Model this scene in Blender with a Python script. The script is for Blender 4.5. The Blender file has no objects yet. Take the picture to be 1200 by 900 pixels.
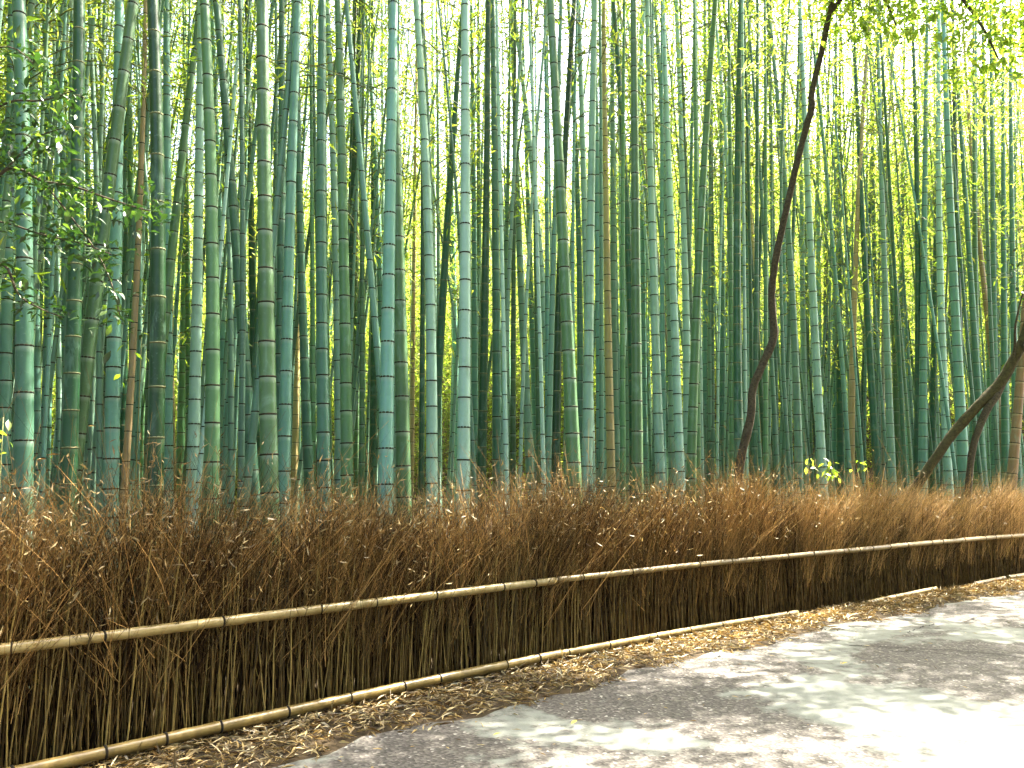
import bpy, math, random
import numpy as np
from mathutils import Vector, Matrix

random.seed(7)
rng = np.random.default_rng(7)
scene = bpy.context.scene
C = scene.collection
R = math.radians

# ------------------------------------------------------------------ camera
FPX, CX, CY = 933.0, 600.0, 450.0          # photograph's focal length and centre in its pixels
CAMZ = 1.55
PITCH = math.atan(118.0 / FPX)
cam_d = bpy.data.cameras.new('camera')
cam_d.lens = 28.0; cam_d.sensor_width = 36.0
cam_d.clip_start = 0.05; cam_d.clip_end = 2000
cam = bpy.data.objects.new('camera', cam_d); C.objects.link(cam)
cam.location = (0, 0, CAMZ)
cam.rotation_euler = (R(90) + PITCH, 0, 0)
scene.camera = cam

# ------------------------------------------------------------------ sky and sun
SUN_EL, SUN_AZ = 54.0, 55.0                # azimuth in degrees clockwise from +Y (view direction)
world = bpy.data.worlds.new('World'); scene.world = world
world.use_nodes = True
nt = world.node_tree
sky = nt.nodes.new('ShaderNodeTexSky'); sky.sky_type = 'NISHITA'
sky.sun_disc = False
sky.sun_elevation = R(SUN_EL); sky.sun_rotation = R(SUN_AZ)
sky.air_density = 1.0; sky.dust_density = 6.0; sky.ozone_density = 1.0
nt.links.new(sky.outputs[0], nt.nodes['Background'].inputs[0])
nt.nodes['Background'].inputs[1].default_value = 0.11
sl = bpy.data.lights.new('sun', 'SUN'); sl.energy = 5.0; sl.angle = R(0.5); sl.color = (1.0, 0.93, 0.80)
sun = bpy.data.objects.new('sun', sl); C.objects.link(sun)
to_sun = Vector((math.sin(R(SUN_AZ)) * math.cos(R(SUN_EL)), math.cos(R(SUN_AZ)) * math.cos(R(SUN_EL)), math.sin(R(SUN_EL))))
sun.rotation_euler = to_sun.to_track_quat('Z', 'Y').to_euler()
sun.location = (8, 4, 20)
scene.view_settings.view_transform = 'Standard'
scene.view_settings.look = 'None'
scene.view_settings.gamma = 1.0
scene.view_settings.use_curve_mapping = False
scene.view_settings.exposure = 3.5
cy = scene.cycles
cy.use_denoising = True
cy.max_bounces = 5; cy.diffuse_bounces = 3; cy.glossy_bounces = 2; cy.transmission_bounces = 6
cy.caustics_reflective = False; cy.caustics_refractive = False
cy.sample_clamp_indirect = 8.0
cy.use_adaptive_sampling = True; cy.adaptive_threshold = 0.02

# ------------------------------------------------------------------ helpers
def at(px, py, Y):
    """3D point at forward distance Y seen at photo pixel (px, py)."""
    s, c = math.sin(PITCH), math.cos(PITCH)
    a, b = (px - CX) / FPX, (CY - py) / FPX
    d = Vector((a, c - s * b, s + c * b))
    return Vector((0, 0, CAMZ)) + d * (Y / d.y)

def mk_mesh(name, verts, quads=None, tris=None, mats=(), attrs=None, smooth=False, matidx=None):
    me = bpy.data.meshes.new(name)
    verts = np.asarray(verts, np.float32).reshape(-1, 3)
    me.vertices.add(len(verts)); me.vertices.foreach_set('co', verts.ravel())
    parts, starts, tot, off = [], [], [], 0
    for arr, k in ((quads, 4), (tris, 3)):
        if arr is None or len(arr) == 0: continue
        arr = np.asarray(arr, np.int32).reshape(-1, k)
        parts.append(arr.ravel()); n = len(arr)
        starts.append(off + np.arange(n) * k); tot.append(np.full(n, k)); off += n * k
    loops = np.concatenate(parts).astype(np.int32)
    me.loops.add(len(loops)); me.loops.foreach_set('vertex_index', loops)
    st = np.concatenate(starts).astype(np.int32); tt = np.concatenate(tot).astype(np.int32)
    me.polygons.add(len(st)); me.polygons.foreach_set('loop_start', st); me.polygons.foreach_set('loop_total', tt)
    if matidx is not None: me.polygons.foreach_set('material_index', np.asarray(matidx, np.int32))
    if smooth: me.polygons.foreach_set('use_smooth', np.ones(len(st), bool))
    for m in mats: me.materials.append(m)
    if attrs:
        for k, v in attrs.items():
            a = me.attributes.new(k, 'FLOAT', 'POINT'); a.data.foreach_set('value', np.asarray(v, np.float32))
    me.update(calc_edges=True)
    return me

def link(name, me, parent=None, loc=None):
    o = bpy.data.objects.new(name, me); C.objects.link(o)
    if parent is not None: o.parent = parent
    if loc is not None: o.location = loc
    return o

def empty(name, loc=(0, 0, 0)):
    o = bpy.data.objects.new(name, None); C.objects.link(o); o.location = loc
    o.empty_display_size = 0.1
    return o

def tag(o, label, cat, group=None, kind=None):
    o['label'] = label
    if cat: o['category'] = cat
    if group: o['group'] = group
    if kind: o['kind'] = kind
    return o

def tubes(P, Rad, sides, cap=False):
    """P (N,K,3) polylines, Rad (N,K): returns verts, quads, and vertex->polyline index"""
    P = np.asarray(P, float); N, K, _ = P.shape
    T = P[:, -1] - P[:, 0]; T /= np.linalg.norm(T, axis=1, keepdims=True) + 1e-9
    ref = np.where(np.abs(T[:, 2:3]) > 0.8, np.array([[1.0, 0, 0]]), np.array([[0, 0, 1.0]]))
    A = np.cross(T, ref); A /= np.linalg.norm(A, axis=1, keepdims=True) + 1e-9
    B = np.cross(T, A)
    ang = np.arange(sides) * 2 * np.pi / sides
    off = A[:, None, None, :] * np.cos(ang)[None, None, :, None] + B[:, None, None, :] * np.sin(ang)[None, None, :, None]
    V = P[:, :, None, :] + off * np.asarray(Rad)[:, :, None, None]
    V = V.reshape(-1, 3)
    n = np.arange(N)[:, None, None] * K * sides; k = np.arange(K - 1)[None, :, None] * sides
    j = np.arange(sides)[None, None, :]; j2 = (j + 1) % sides
    Q = np.stack([n + k + j, n + k + sides + j, n + k + sides + j2, n + k + j2], -1).reshape(-1, 4)
    return V, Q, np.repeat(np.arange(N), K * sides)

def poly_tube(pts, rads, sides=10, jitter=0.0, sub=4):
    """a single bent, tapered limb following points (catmull-rom), proper frames"""
    pts = [Vector(p) for p in pts]; out, rr = [], []
    for i in range(len(pts) - 1):
        p0, p1, p2, p3 = pts[max(i-1, 0)], pts[i], pts[i+1], pts[min(i+2, len(pts)-1)]
        for s in range(sub):
            t = s / sub
            out.append(0.5 * ((2*p1) + (p2-p0)*t + (2*p0-5*p1+4*p2-p3)*t*t + (3*p1-p0-3*p2+p3)*t**3))
            rr.append(rads[i] * (1-t) + rads[i+1] * t)
    out.append(pts[-1]); rr.append(rads[-1])
    V, Q = [], []
    up = Vector((0.3, 1, 0.1)).normalized()
    for i, p in enumerate(out):
        T = (out[min(i+1, len(out)-1)] - out[max(i-1, 0)]).normalized()
        A = T.cross(up).normalized(); B = A.cross(T)
        for j in range(sides):
            a = 2*math.pi*j/sides
            r = rr[i] * (1 + random.uniform(-jitter, jitter))
            V.append(p + (A*math.cos(a) + B*math.sin(a)) * r)
    n = len(out)
    for i in range(n-1):
        for j in range(sides):
            Q.append((i*sides+j, i*sides+(j+1) % sides, (i+1)*sides+(j+1) % sides, (i+1)*sides+j))
    V.append(out[0]); V.append(out[-1])
    T3 = []
    for j in range(sides):
        T3.append((n*sides, (j+1) % sides, j))
        T3.append((n*sides+1, (n-1)*sides+j, (n-1)*sides+(j+1) % sides))
    return [tuple(v) for v in V], Q, T3, out

def leaves(P, D, Nn, L, W, fold=0.15, droop=0.0):
    """diamond leaves: base P, direction D, normal Nn; 2 tris each folded at the midrib, plus 1 mid ring"""
    P = np.asarray(P, float); D = D / (np.linalg.norm(D, axis=1, keepdims=True) + 1e-9)
    S = np.cross(D, Nn); S /= np.linalg.norm(S, axis=1, keepdims=True) + 1e-9
    Nn = np.cross(S, D)
    L = np.asarray(L)[:, None]; W = np.asarray(W)[:, None]
    v0 = P; v2 = P + D * L - Nn * L * droop
    mid = P + D * L * 0.42
    v1 = mid + S * W * 0.5 + Nn * W * fold
    v3 = mid - S * W * 0.5 + Nn * W * fold
    V = np.stack([v0, v1, v2, v3], 1).reshape(-1, 3)
    b = np.arange(len(P))[:, None] * 4
    T = np.concatenate([b + np.array([[0, 1, 2]]), b + np.array([[0, 2, 3]])], 1).reshape(-1, 3)
    return V, T

def randunit(n):
    v = rng.normal(size=(n, 3)); return v / np.linalg.norm(v, axis=1, keepdims=True)

class NT:
    def __init__(s, name):
        s.m = bpy.data.materials.new(name); s.m.use_nodes = True
        s.t = s.m.node_tree; s.p = s.t.nodes['Principled BSDF']; s.out = s.t.nodes['Material Output']
    def n(s, ty, **kw):
        nd = s.t.nodes.new(ty)
        for k, v in kw.items(): setattr(nd, k, v)
        return nd
    def l(s, a, b): s.t.links.new(a, b)
    def noise(s, scale, detail=4, rough=0.6, coord=None, dist=0.0):
        nd = s.n('ShaderNodeTexNoise'); nd.inputs['Scale'].default_value = scale
        nd.inputs['Detail'].default_value = detail; nd.inputs['Roughness'].default_value = rough
        nd.inputs['Distortion'].default_value = dist
        if coord is not None: s.l(coord, nd.inputs['Vector'])
        return nd.outputs['Fac']
    def ramp(s, fac, stops):
        nd = s.n('ShaderNodeValToRGB'); el = nd.color_ramp.elements
        while len(el) > 1: el.remove(el[-1])
        el[0].position = stops[0][0]; c = stops[0][1]; el[0].color = (*c, 1) if len(c) == 3 else c
        for p, c in stops[1:]:
            e = el.new(p); e.color = (*c, 1) if len(c) == 3 else c
        s.l(fac, nd.inputs['Fac']); return nd.outputs['Color']
    def mix(s, fac, a, b, mode='MIX'):
        nd = s.n('ShaderNodeMix', data_type='RGBA', blend_type=mode)
        for v, i in ((fac, 0), (a, 6), (b, 7)):
            if isinstance(v, (int, float)): nd.inputs[i].default_value = v
            elif isinstance(v, tuple): nd.inputs[i].default_value = (*v, 1)
            else: s.l(v, nd.inputs[i])
        return nd.outputs[2]
    def math(s, op, a, b=None, c=None):
        nd = s.n('ShaderNodeMath', operation=op)
        for v, i in ((a, 0), (b, 1), (c, 2)):
            if v is None: continue
            if isinstance(v, (int, float)): nd.inputs[i].default_value = v
            else: s.l(v, nd.inputs[i])
        return nd.outputs[0]
    def attr(s, name):
        nd = s.n('ShaderNodeAttribute', attribute_name=name); return nd.outputs['Fac']
    def objrand(s):
        return s.n('ShaderNodeObjectInfo').outputs['Random']
    def obj(s): return s.n('ShaderNodeTexCoord').outputs['Object']
    def geo(s): return s.n('ShaderNodeNewGeometry').outputs['Position']
    def bump(s, h, strength, dist=0.01):
        nd = s.n('ShaderNodeBump'); nd.inputs['Strength'].default_value = strength; nd.inputs['Distance'].default_value = dist
        s.l(h, nd.inputs['Height']); s.l(nd.outputs[0], s.p.inputs['Normal'])
    def base(s, c):
        if isinstance(c, tuple): s.p.inputs['Base Color'].default_value = (*c, 1)
        else: s.l(c, s.p.inputs['Base Color'])
    def rough(s, r):
        if isinstance(r, (int, float)): s.p.inputs['Roughness'].default_value = r
        else: s.l(r, s.p.inputs['Roughness'])

# ------------------------------------------------------------------ materials
def culm_mat(name, c_lo, c_hi, wax=(0.30, 0.36, 0.29), moss=0.6, rough=0.33):
    m = NT(name); pos = m.geo(); orr = m.objrand()
    mp = m.n('ShaderNodeMapping'); mp.inputs['Scale'].default_value = (1, 1, 0.35); m.l(pos, mp.inputs[0])
    n1 = m.noise(7, 5, 0.65, mp.outputs[0]); n2 = m.noise(38, 3, 0.6, pos)
    t = m.math('ADD', m.math('MULTIPLY', n1, 0.7), m.math('MULTIPLY', orr, 0.5))
    col = m.ramp(t, [(0.25, c_lo), (0.8, c_hi)])
    hs = m.n('ShaderNodeHueSaturation')
    m.l(m.math('ADD', m.math('MULTIPLY', orr, 0.05), 0.475), hs.inputs['Hue'])
    hs.inputs['Saturation'].default_value = 1.0
    m.l(m.math('ADD', m.math('MULTIPLY', orr, 0.45), 0.78), hs.inputs['Value']); m.l(col, hs.inputs['Color'])
    col = hs.outputs[0]
    # pale scuffs and lichen
    sp = m.ramp(n2, [(0.60, (0, 0, 0)), (0.74, (1, 1, 1))])
    col = m.mix(m.math('MULTIPLY', sp, 0.20), col, (0.26, 0.37, 0.29))
    n3 = m.noise(3.2, 5, 0.7, pos)
    col = m.mix(m.math('MULTIPLY', m.ramp(n3, [(0.52, (0, 0, 0)), (0.68, (1, 1, 1))]), 0.28), col, (0.05, 0.085, 0.04))
    n4 = m.noise(5.0, 4, 0.7, mp.outputs[0], 1.0)
    col = m.mix(m.math('MULTIPLY', m.ramp(n4, [(0.56, (0, 0, 0)), (0.66, (1, 1, 1))]), 0.24), col, (0.22, 0.36, 0.285))
    # mossy, brown foot of the stem (growth, strongest within a metre of the soil)
    sx = m.n('ShaderNodeSeparateXYZ'); m.l(pos, sx.inputs[0])
    z = m.math('ADD', sx.outputs[2], m.math('MULTIPLY', n1, 1.6))
    foot = m.math('MULTIPLY', m.ramp(m.math('DIVIDE', z, 4.0), [(0.25, (1, 1, 1)), (0.75, (0, 0, 0))]), moss)
    foot = m.math('MULTIPLY', foot, m.ramp(n2, [(0.35, (0.35,)*3), (0.6, (1, 1, 1))]))
    col = m.mix(foot, col, (0.055, 0.060, 0.022))
    # waxy band below each node
    col = m.mix(m.math('MULTIPLY', m.attr('band'), 0.38), col, wax)
    m.base(col); m.rough(m.math('ADD', m.math('MULTIPLY', n2, 0.25), rough - 0.1))
    m.p.inputs['Specular IOR Level'].default_value = 0.36
    m.bump(n2, 0.15, 0.004)
    return m.m

M = {}
M['T'] = culm_mat('waxy_teal_bamboo', (0.045, 0.125, 0.083), (0.105, 0.235, 0.165))
M['P'] = culm_mat('pale_waxy_bamboo', (0.125, 0.245, 0.178), (0.27, 0.42, 0.325), moss=0.35)
M['G'] = culm_mat('green_bamboo', (0.042, 0.108, 0.042), (0.095, 0.195, 0.082))
M['D'] = culm_mat('dark_green_bamboo', (0.009, 0.042, 0.016), (0.022, 0.08, 0.034), wax=(0.11, 0.15, 0.085))
M['O'] = culm_mat('dead_tan_bamboo', (0.22, 0.14, 0.06), (0.36, 0.26, 0.125), wax=(0.5, 0.42, 0.28), moss=0.45)
def simple(name, c1, c2, scale=30, rough=0.7, bump=0.2, attr=None):
    m = NT(name); pos = m.geo(); n1 = m.noise(scale, 4, 0.65, pos)
    f = n1 if attr is None else m.math('ADD', m.math('MULTIPLY', m.attr(attr), 0.75), m.math('MULTIPLY', n1, 0.25))
    m.base(m.ramp(f, [(0.25, c1), (0.75, c2)])); m.rough(rough); m.p.inputs['Specular IOR Level'].default_value = 0.12
    if bump: m.bump(n1, bump, 0.006)
    return m.m
M['node'] = simple('bamboo_node_scar', (0.012, 0.014, 0.008), (0.045, 0.04, 0.022), 60, 0.8, 0.0)
M['node_pale'] = simple('bamboo_node_pale_scar', (0.11, 0.12, 0.055), (0.20, 0.20, 0.11), 60, 0.8, 0.0)
M['branch'] = simple('bamboo_branchlet', (0.08, 0.10, 0.03), (0.22, 0.22, 0.09), 8, 0.6, 0.0)

def leaf_mat(name, ramp_d, ramp_t, trans=0.5, rough=0.45, gloss=0.06):
    m = NT(name); m.t.nodes.remove(m.p)
    f = m.math('FRACT', m.math('ADD', m.attr('tint'), m.math('MULTIPLY', m.objrand(), 0.37)))
    d = m.n('ShaderNodeBsdfDiffuse'); t = m.n('ShaderNodeBsdfTranslucent'); g = m.n('ShaderNodeBsdfGlossy')
    m.l(m.ramp(f, ramp_d), d.inputs['Color']); m.l(m.ramp(f, ramp_t), t.inputs['Color'])
    g.inputs['Roughness'].default_value = rough; g.inputs['Color'].default_value = (0.9, 0.95, 0.9, 1)
    m1 = m.n('ShaderNodeMixShader'); m1.inputs[0].default_value = trans
    m.l(d.outputs[0], m1.inputs[1]); m.l(t.outputs[0], m1.inputs[2])
    m2 = m.n('ShaderNodeMixShader'); m2.inputs[0].default_value = gloss
    m.l(m1.outputs[0], m2.inputs[1]); m.l(g.outputs[0], m2.inputs[2])
    m.l(m2.outputs[0], m.out.inputs['Surface'])
    return m.m
M['bleaf'] = leaf_mat('bamboo_leaf', [(0, (0.06, 0.10, 0.008)), (0.6, (0.11, 0.15, 0.010)), (1, (0.17, 0.17, 0.015))],
                      [(0, (0.27, 0.45, 0.035)), (0.6, (0.41, 0.55, 0.05)), (1, (0.52, 0.54, 0.08))], 0.62, 0.5, 0.02)
M['shrubleaf'] = leaf_mat('shrub_leaf', [(0, (0.010, 0.026, 0.008)), (0.85, (0.026, 0.058, 0.016)), (1, (0.09, 0.15, 0.03))],
                      [(0, (0.015, 0.045, 0.005)), (0.85, (0.035, 0.09, 0.01)), (1, (0.22, 0.38, 0.03))], 0.28, 0.42, 0.05)
M['treeleaf'] = leaf_mat('broad_leaf', [(0, (0.05, 0.09, 0.012)), (0.6, (0.10, 0.16, 0.02)), (1, (0.18, 0.22, 0.03))],
                      [(0, (0.18, 0.34, 0.015)), (0.6, (0.36, 0.52, 0.03)), (1, (0.5, 0.58, 0.05))], 0.5, 0.3, 0.07)
M['dryleaf'] = leaf_mat('dry_leaf', [(0, (0.03, 0.017, 0.007)), (0.35, (0.11, 0.068, 0.024)), (0.7, (0.26, 0.185, 0.075)), (0.93, (0.42, 0.33, 0.16)), (1, (0.5, 0.43, 0.30))],
                      [(0, (0.06, 0.03, 0.01)), (0.5, (0.25, 0.13, 0.03)), (1, (0.45, 0.30, 0.08))], 0.18, 0.45, 0.04)
M['twig'] = simple('dry_brush_twig', (0.013, 0.0055, 0.0015), (0.46, 0.265, 0.085), 5, 0.6, 0.0, 'tint')
def cane_mat():
    m = NT('dry_brush_cane'); pos = m.geo(); n1 = m.noise(16, 4, 0.65, pos)
    f = m.math('ADD', m.math('MULTIPLY', m.objrand(), 0.55), m.math('MULTIPLY', n1, 0.6))
    m.base(m.ramp(f, [(0.2, (0.014, 0.008, 0.002)), (0.55, (0.10, 0.062, 0.016)), (0.9, (0.29, 0.20, 0.058))])); m.rough(0.45); m.p.inputs['Specular IOR Level'].default_value = 0.2
    return m.m
M['cane'] = cane_mat()
M['shadecane'] = simple('shaded_brush_cane', (0.008, 0.004, 0.001), (0.18, 0.115, 0.034), 14, 0.6, 0.0)  # darker cane colour, painting in the shade among the packed rows
M['tie'] = simple('dark_binding', (0.010, 0.008, 0.006), (0.03, 0.024, 0.016), 90, 0.85, 0.3)
M['bark'] = simple('dark_bark', (0.020, 0.015, 0.010), (0.115, 0.092, 0.062), 34, 0.85, 0.9)
M['mossbark'] = simple('mossy_bark', (0.022, 0.016, 0.010), (0.10, 0.085, 0.04), 18, 0.85, 0.9)
M['soil'] = simple('forest_soil', (0.02, 0.014, 0.008), (0.075, 0.054, 0.03), 9, 0.95, 0.8)

def rail_mat():
    m = NT('weathered_bamboo_pole'); o = m.obj()
    n1 = m.noise(9, 4, 0.6, o); n2 = m.noise(70, 3, 0.6, o)
    col = m.ramp(m.math('ADD', m.math('MULTIPLY', n1, 0.8), m.math('MULTIPLY', m.objrand(), 0.25)),
                 [(0.25, (0.085, 0.055, 0.014)), (0.5, (0.20, 0.135, 0.036)), (0.78, (0.33, 0.25, 0.10))])
    st = m.ramp(n2, [(0.55, (0, 0, 0)), (0.72, (1, 1, 1))])
    col = m.mix(m.math('MULTIPLY', st, 0.5), col, (0.09, 0.065, 0.03))
    m.base(col); m.rough(0.36); m.bump(n2, 0.15, 0.003)
    return m.m
M['rail'] = rail_mat()

def path_mat():
    m = NT('worn_asphalt'); pos = m.geo()
    big = m.noise(0.55, 4, 0.55, pos, 0.4); fine = m.noise(120, 3, 0.7, pos); mid = m.noise(9, 5, 0.6, pos)
    vo = m.n('ShaderNodeTexVoronoi'); vo.inputs['Scale'].default_value = 52; m.l(pos, vo.inputs['Vector'])
    agg = m.ramp(vo.outputs['Color'], [(0.2, (0.026, 0.022, 0.019)), (0.6, (0.075, 0.066, 0.056)), (0.86, (0.14, 0.125, 0.108)), (0.96, (0.42, 0.40, 0.36))])
    agg = m.mix(m.math('MULTIPLY', mid, 0.35), agg, (0.075, 0.065, 0.055))
    smooth = m.ramp(m.math('ADD', m.math('MULTIPLY', fine, 0.5), m.math('MULTIPLY', mid, 0.5)), [(0.3, (0.115, 0.122, 0.104)), (0.7, (0.20, 0.21, 0.182))])
    k = m.ramp(m.math('ADD', big, m.math('MULTIPLY', m.math('SUBTRACT', mid, 0.5), 0.16)), [(0.52, (0, 0, 0)), (0.57, (1, 1, 1))])
    col = m.mix(k, agg, smooth)
    m.base(col); m.rough(0.8)
    h = m.math('ADD', m.math('MULTIPLY', vo.outputs['Distance'], m.math('SUBTRACT', 1.15, k)), m.math('MULTIPLY', fine, 0.25))
    m.bump(h, 0.6, 0.006)
    return m.m
M['path'] = path_mat()

# ------------------------------------------------------------------ layout of the fence line
FP = np.array([(-5.0, 1.78), (-3.82, 3.02), (-2.70, 4.20), (-1.69, 5.24), (0, 6.86), (3.05, 9.5), (8.9, 13.85), (13.5, 16.6), (15.5, 17.7)])
def catmull(P, n=24):
    out = []
    for i in range(len(P) - 1):
        p0, p1, p2, p3 = P[max(i-1, 0)], P[i], P[i+1], P[min(i+2, len(P)-1)]
        for t in np.arange(n) / n:
            out.append(0.5 * ((2*p1) + (p2-p0)*t + (2*p0-5*p1+4*p2-p3)*t*t + (3*p1-p0-3*p2+p3)*t**3))
    out.append(P[-1]); return np.array(out)
FC = catmull(FP)
FS = np.concatenate([[0], np.cumsum(np.linalg.norm(np.diff(FC, axis=0), axis=1))])
FLEN = FS[-1]
def fpos(s, off=0.0):
    """point on the fence line at arc length s, moved off metres towards the path"""
    s = np.asarray(s, float)
    x = np.interp(s, FS, FC[:, 0]); y = np.interp(s, FS, FC[:, 1])
    e = 0.15
    tx = np.interp(s + e, FS, FC[:, 0]) - np.interp(s - e, FS, FC[:, 0]); ty = np.interp(s + e, FS, FC[:, 1]) - np.interp(s - e, FS, FC[:, 1])
    L = np.hypot(tx, ty); tx, ty = tx / L, ty / L
    return x + ty * off, y - tx * off, tx, ty
_pc = CX + FPX * FC[:, 0] / np.maximum(FC[:, 1], 0.3)
_ok = FC[:, 1] > 2.5
def fence_depth(px): return float(np.interp(px, _pc[_ok], FC[_ok, 1]))
def s_of_px(px): return float(np.interp(px, _pc[_ok], FS[_ok]))

# ------------------------------------------------------------------ setting: ground and path
g = mk_mesh('ground', [(-250, -250, 0), (250, -250, 0), (250, 250, 0), (-250, 250, 0)], quads=[(0, 1, 2, 3)], mats=[M['soil']])
tag(link('ground', g), 'brown forest soil under the bamboo grove', None, kind='structure')

hx = np.linspace(-120, 140, 60); hy = np.linspace(36, 160, 26); HX, HY = np.meshgrid(hx, hy)
HZ = -0.3 + 30.0 * (1 - np.exp(-np.clip(HY - 38 + 3 * np.sin(HX * 0.07), 0, None) / 30)) + 0.4 * np.sin(HX * 0.21) * np.sin(HY * 0.17)
HZ[0] = -1.0
hq = [(j*60+i, j*60+i+1, (j+1)*60+i+1, (j+1)*60+i) for j in range(25) for i in range(59)]
tag(link('hillside', mk_mesh('hillside', np.stack([HX, HY, HZ], -1).reshape(-1, 3), quads=hq, mats=[M['soil']], smooth=True)), 'low wooded hillside rising behind the grove', None, kind='structure')

ss = np.linspace(0, FLEN, 160)
wob = 0.07 * np.sin(ss * 2.1) + 0.05 * np.sin(ss * 5.3 + 1) + 0.03 * np.sin(ss * 11.7)
def edge_off(s): return 0.74 + 0.07 * np.sin(s * 2.1) + 0.05 * np.sin(s * 5.3 + 1) + 0.03 * np.sin(s * 11.7)
lx, ly, _, _ = fpos(ss, 0.74 + wob); rx, ry, _, _ = fpos(ss, 6.6 + 0.5 * wob)
V = []; Q = []
rows = 14
for k in range(rows):
    t = k / (rows - 1)
    V.append(np.stack([lx * (1-t) + rx * t, ly * (1-t) + ry * t, np.full_like(lx, 0.012 + 0.05 * t * (1 - t))], 1))
V = np.concatenate(V); n = len(ss)
for k in range(rows - 1):
    for i in range(n - 1): Q.append((k*n+i, (k+1)*n+i, (k+1)*n+i+1, k*n+i+1))
path = link('path', mk_mesh('path', V, quads=Q, mats=[M['path']], smooth=True))
tag(path, 'worn grey asphalt path with pale patches, curving along the brush fence', None, kind='structure')

# ------------------------------------------------------------------ bamboo stems
def node_ring_mesh(name, mat):
    prof = [(-0.55, 0.985), (-0.5, 1.035), (0.0, 1.055), (0.45, 1.035), (0.5, 0.985)]
    V, Q = [], []
    for z, r in prof:
        for j in range(12):
            a = 2*math.pi*j/12; V.append((r*math.cos(a), r*math.sin(a), z))
    for k in range(len(prof)-1):
        for j in range(12): Q.append((k*12+j, k*12+(j+1) % 12, (k+1)*12+(j+1) % 12, (k+1)*12+j))
    return mk_mesh(name, V, quads=Q, mats=[mat], smooth=True)
RING = {'dark': node_ring_mesh('node_ring', M['node']), 'pale': node_ring_mesh('node_ring_pale', M['node_pale'])}

def crown_mesh(name, nb, nl, h, spread, leaf=0.13):
    """side branches with leaf sprays along the top of a culm; origin where the branches begin"""
    zb = np.sort(rng.uniform(0, h, nb)); az = rng.uniform(0, 2*np.pi, nb)
    Lb = spread * rng.uniform(0.55, 1.1, nb) * (1 - 0.55 * zb / h)
    K = 5; P = np.zeros((nb, K, 3)); t = np.linspace(0, 1, K)
    rise = rng.uniform(0.25, 0.75, nb)
    P[:, :, 0] = np.cos(az)[:, None] * Lb[:, None] * t; P[:, :, 1] = np.sin(az)[:, None] * Lb[:, None] * t
    P[:, :, 2] = zb[:, None] + Lb[:, None] * (rise[:, None] * t - 0.55 * t**2.2)
    rad = (0.009 * (1 - 0.75 * t))[None, :] * np.ones((nb, 1))
    V1, Q1, _ = tubes(P, rad, 3)
    per = nl // nb; idx = np.repeat(np.arange(nb), per); n = len(idx)
    tt = 0.3 + 0.7 * np.sqrt(rng.uniform(0, 1, n))
    seg = np.minimum((tt * (K-1)).astype(int), K-2); fr = tt * (K-1) - seg
    base = P[idx, seg] * (1 - fr)[:, None] + P[idx, seg+1] * fr[:, None]
    base = base + rng.normal(size=(n, 3)) * np.array([0.20, 0.20, 0.12])
    D = randunit(n) * np.array([1, 1, 0.6]) + np.array([0, 0, -0.45])
    L = leaf * rng.uniform(0.6, 1.25, n)
    V2, T2 = leaves(base, D, randunit(n) + np.array([0, 0, 0.8]), L, L * 0.19, 0.12, 0.12)
    tint = np.concatenate([np.full(len(V1), 0.5), np.repeat(rng.uniform(0, 1, n), 4)])
    mi = np.concatenate([np.zeros(len(Q1)), np.ones(len(T2))])
    return mk_mesh(name, np.concatenate([V1, V2]), quads=Q1, tris=T2 + len(V1), mats=[M['branch'], M['bleaf']], attrs={'tint': tint}, matidx=mi)
CROWNS = [crown_mesh('bamboo_crown_mesh', 42, 620, 6.2, 1.6, 0.145) for _ in range(6)]

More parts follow.
